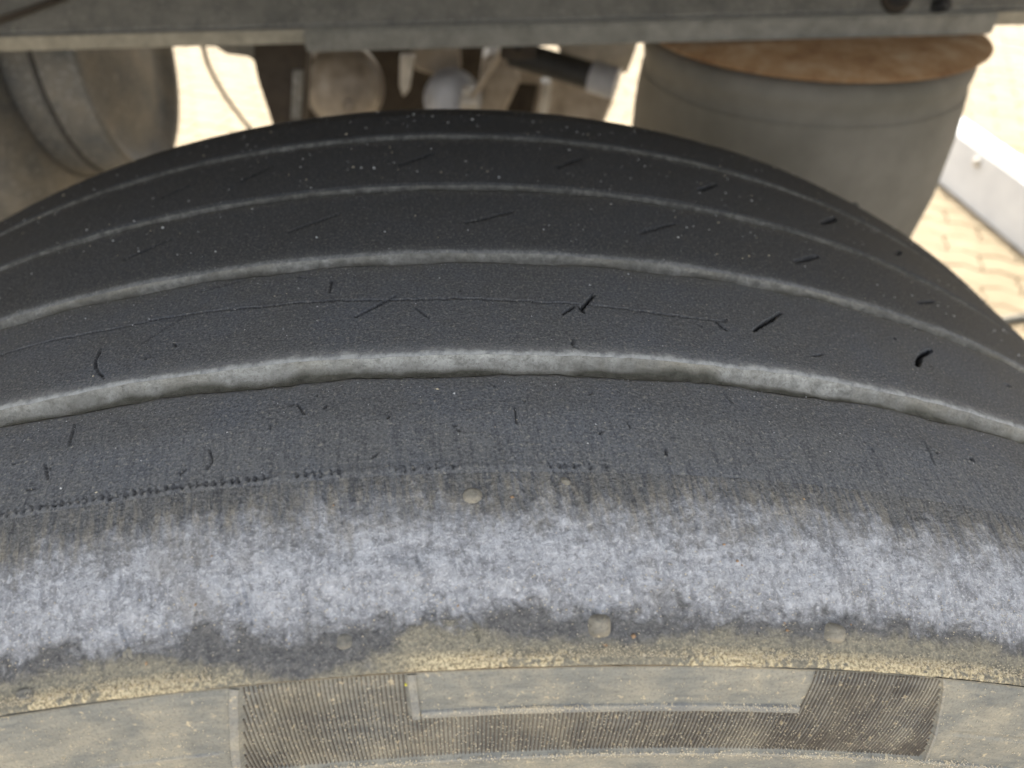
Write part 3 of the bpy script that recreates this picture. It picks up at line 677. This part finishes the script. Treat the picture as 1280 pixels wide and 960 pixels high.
border([(6.6, 308.2), (7.0, 322.0)], 2.3, -2.0, -.25, M['bar'])
border([(8.3, 320.9), (108.4, 320.9)], 2.3, -2.0, -.25, M['bar'])
border([(146.9, 308.0), (160.5, 339.0)], .9, -2.0, -.55, M['bar'])
border([(-175, 339.6), (200, 339.6)], 1.6, -1.8, -.25, M['bar'])
border([(-160, 329.0), (-44.5, 329.0)], 1.3, -2.0, -.55, M['bar'])
# moulded nubs
def nub(a_, s_, ra, rs, hh, sq=2.6, label=None, rot=0, mat='nub'):
    n, k = 9, 20; u = np.linspace(0, 1, n)[:, None]; t = np.linspace(0, 2*np.pi, k+1)[None, :]
    ex = 2/sq; cx = np.sign(np.cos(t))*np.abs(np.cos(t))**ex; sx = np.sign(np.sin(t))*np.abs(np.sin(t))**ex
    x_, y_ = ra*u*cx, rs*u*sx
    A2 = a_+x_*math.cos(rot)-y_*math.sin(rot); S3 = s_+x_*math.sin(rot)+y_*math.cos(rot)
    h2 = -.4+(hh+.4)*(1-u**3.5)+0*t+fbm(A2/1.3, S3/1.3, 3)*.55*(1-u**3)
    o = link('moulded_nub', grid_mesh('moulded_nub', surf(A2/1000, S3/1000, h2/1000), np.stack([A2/1000, S3/1000, A2*0], -1)), M[mat], tyre)
    if label: o['label'] = label
nub(22, 267.2, 2.6, 2.2, .9, 2.2, 'round sandy nub on the scuffed shoulder', mat='sandnub')
nub(45.5, 263.6, 1.5, 1.0, .8, 2.2, rot=.7)
nub(52, 298.4, 3.0, 2.8, 1.9, 3.0, 'square dusty nub in the middle above the moulded ring', mat='sandnub')
nub(113.5, 298.6, 3.1, 2.4, 2.0, 3.4, 'square dusty nub at the right above the moulded ring', .12, mat='sandnub')
nub(-9, 299.6, 2.3, 2.0, .45, 2.6)
nub(-85.5, 303.2, 2.4, 1.5, .6, 3)
nub(-60, 297.5, 2.6, 1.5, .35, 2.4, rot=.25)
# inner half
ipath = np.array([(.2215,.526),(.236,.515),(.247,.50),(.257,.47),(.262,.44),(.258,.40),(.24,.34),(.22,.30),(.205,.286),(.19,.290)])
th = np.linspace(0, 2*np.pi, 181)[:-1]
P = np.stack([ipath[:, 1:2]*np.sin(th), ipath[:, 0:1]+0*th, R0+ipath[:, 1:2]*np.cos(th)], -1)
link('inner_sidewall', grid_mesh('inner_sidewall', P, np.stack([np.repeat(th[None]*R0, len(ipath), 0), P[..., 1], P[..., 1]*0], -1), True), M['tread'], tyre)

# sand grains and grit: joined stuff
def grains(name, pos_list, mat, parent):
    octa = np.array([(1,0,0),(-1,0,0),(0,1,0),(0,-1,0),(0,0,1),(0,0,-1)], float)
    fo = np.array([(0,2,4),(2,1,4),(1,3,4),(3,0,4),(2,0,5),(1,2,5),(3,1,5),(0,3,5)])
    pts = np.array([p_[:3] for p_ in pos_list]); r = np.array([p_[3] for p_ in pos_list]); n = len(pts)
    jit = 1+rng.normal(0, .28, (n, 6, 1)); an = rng.random(n)*6.28; ca, sn = np.cos(an), np.sin(an)
    Vv = octa[None]*jit*r[:, None, None]*np.array([1.2, .9, .8]); x_ = Vv[..., 0]*ca[:, None]-Vv[..., 1]*sn[:, None]; y_ = Vv[..., 0]*sn[:, None]+Vv[..., 1]*ca[:, None]
    Vv = np.stack([x_, y_, Vv[..., 2]], -1)+pts[:, None]
    Ff = (fo[None]+np.arange(n)[:, None, None]*6).reshape(-1, 3)
    me = bpy.data.meshes.new(name); me.vertices.add(n*6); me.vertices.foreach_set('co', Vv.reshape(-1).astype(np.float32))
    me.loops.add(Ff.size); me.loops.foreach_set('vertex_index', Ff.reshape(-1).astype(np.int32)); me.polygons.add(len(Ff))
    me.polygons.foreach_set('loop_start', np.arange(0, Ff.size, 3, dtype=np.int32)); me.polygons.foreach_set('loop_total', np.full(len(Ff), 3, np.int32)); me.update(calc_edges=True)
    o = link(name, me, mat, parent, False); o['kind'] = 'stuff'; return o
def put(a_, s_, h_, r_): return (*surf(a_/1000, s_/1000, h_/1000), r_/1000)
def groovy(s_, m_=1.2): return any(abs(s_-c_) < w_/2+m_ for c_, w_, _ in GR)
G1, G2 = [], []
for k in range(3800):
    s_ = random.uniform(2, 262); a_ = random.uniform(-.45, .48)*1000
    if groovy(s_): continue
    if abs(a_) > 150+ (262-s_)*1.4: continue
    if vnoise(np.array(a_/30.), np.array(s_/18.)) < random.uniform(-.5, .35): continue
    r_ = min(.55, abs(random.gauss(.05, .13))+.07)*(1.35 if s_ < 150 else .85)
    (G2 if random.random() < .8 else G1).append(put(a_, s_, r_*.2, r_))
for g, (c_, w_, d_) in enumerate(GR):          # grit crowded along near edges of the grooves
    for k in range(500):
        s_ = c_+w_/2+1.3+abs(random.gauss(0, 4)); a_ = random.uniform(-.3, .32)*1000
        G2.append(put(a_, s_, 0, random.uniform(.06, .16)))
for k in range(1100):
    a_ = random.uniform(-160, 185); G1.append(put(a_, 292+random.gauss(0, 5), .15, random.uniform(.08, .22)))
k = 0
while k < 7000:                                  # drifts of sand on the moulded ring
    a_ = random.uniform(-165, 190); dens = vnoise(np.array(a_/17.), np.array(1.5))+(.3 if (a_ < -40 or a_ > 18) else -.95)
    k += 1
    if dens < random.uniform(-.5, .5): continue
    G1.append(put(a_, 305.2-abs(random.gauss(0, 1.3)), .45+random.random()*.25, random.uniform(.07, .19)))
for k in range(6500):                            # on hatched field and borders
    s_ = random.uniform(309, 345); a_ = random.uniform(-150, 190)
    hatf = -36 < a_ < 150 and 309 < s_ < 338 and not (5 < a_ < 109 and s_ < 322)
    if not hatf and random.random() < .75: continue
    if s_ < 320 and random.random() < .4: continue
    G1.append(put(a_, s_, (-1.25 if hatf else -.75), random.uniform(.07, .19)))
for k in range(2600):
    a_ = random.uniform(-150, 190); 
    if vnoise(np.array(a_/12.), np.array(7.7)) < random.uniform(-.5, .3): continue
    G1.append(put(a_, 339+random.gauss(0, .9), -.2, random.uniform(.1, .25)))
for k in range(1500):
    a_ = random.uniform(9, 108)
    if vnoise(np.array(a_/9.), np.array(3.7)) < random.uniform(-.4, .4): continue
    G1.append(put(a_, 320.2+random.gauss(0, .6), -.2, random.uniform(.08, .2)))
CH = []
for px_a, px_s in ((-40.5, 278), (85, 279), (88, 283), (89.5, 285), (-55, 300), (54, 303), (60, 300), (18, 293), (-44, 289), (32, 268), (118, 296), (99, 297), (100, 299.5), (-12, 268), (108, 265)):
    CH.append(put(px_a+random.gauss(0, .5), px_s+random.gauss(0, .4), .25, random.uniform(.28, .55)))
grains('rust_chips', CH, M['chips'], tyre)
grains('yellow_fleck', [put(5.2, 310.6, -.2, .45)], M['yellow'], tyre)
grains('sand_grains', G1, M['grain'], tyre); grains('grit', G2, M['palegrain'], tyre)
# silhouette nub, stones
nub(262.5, 2.0, 2.6, 2.0, 1.6, 2.2, 'small black rubber lug on the far edge of the tread', mat='tread')
print('tris', sum(sum(len(p.vertices)-2 for p in o.data.polygons) for o in []))
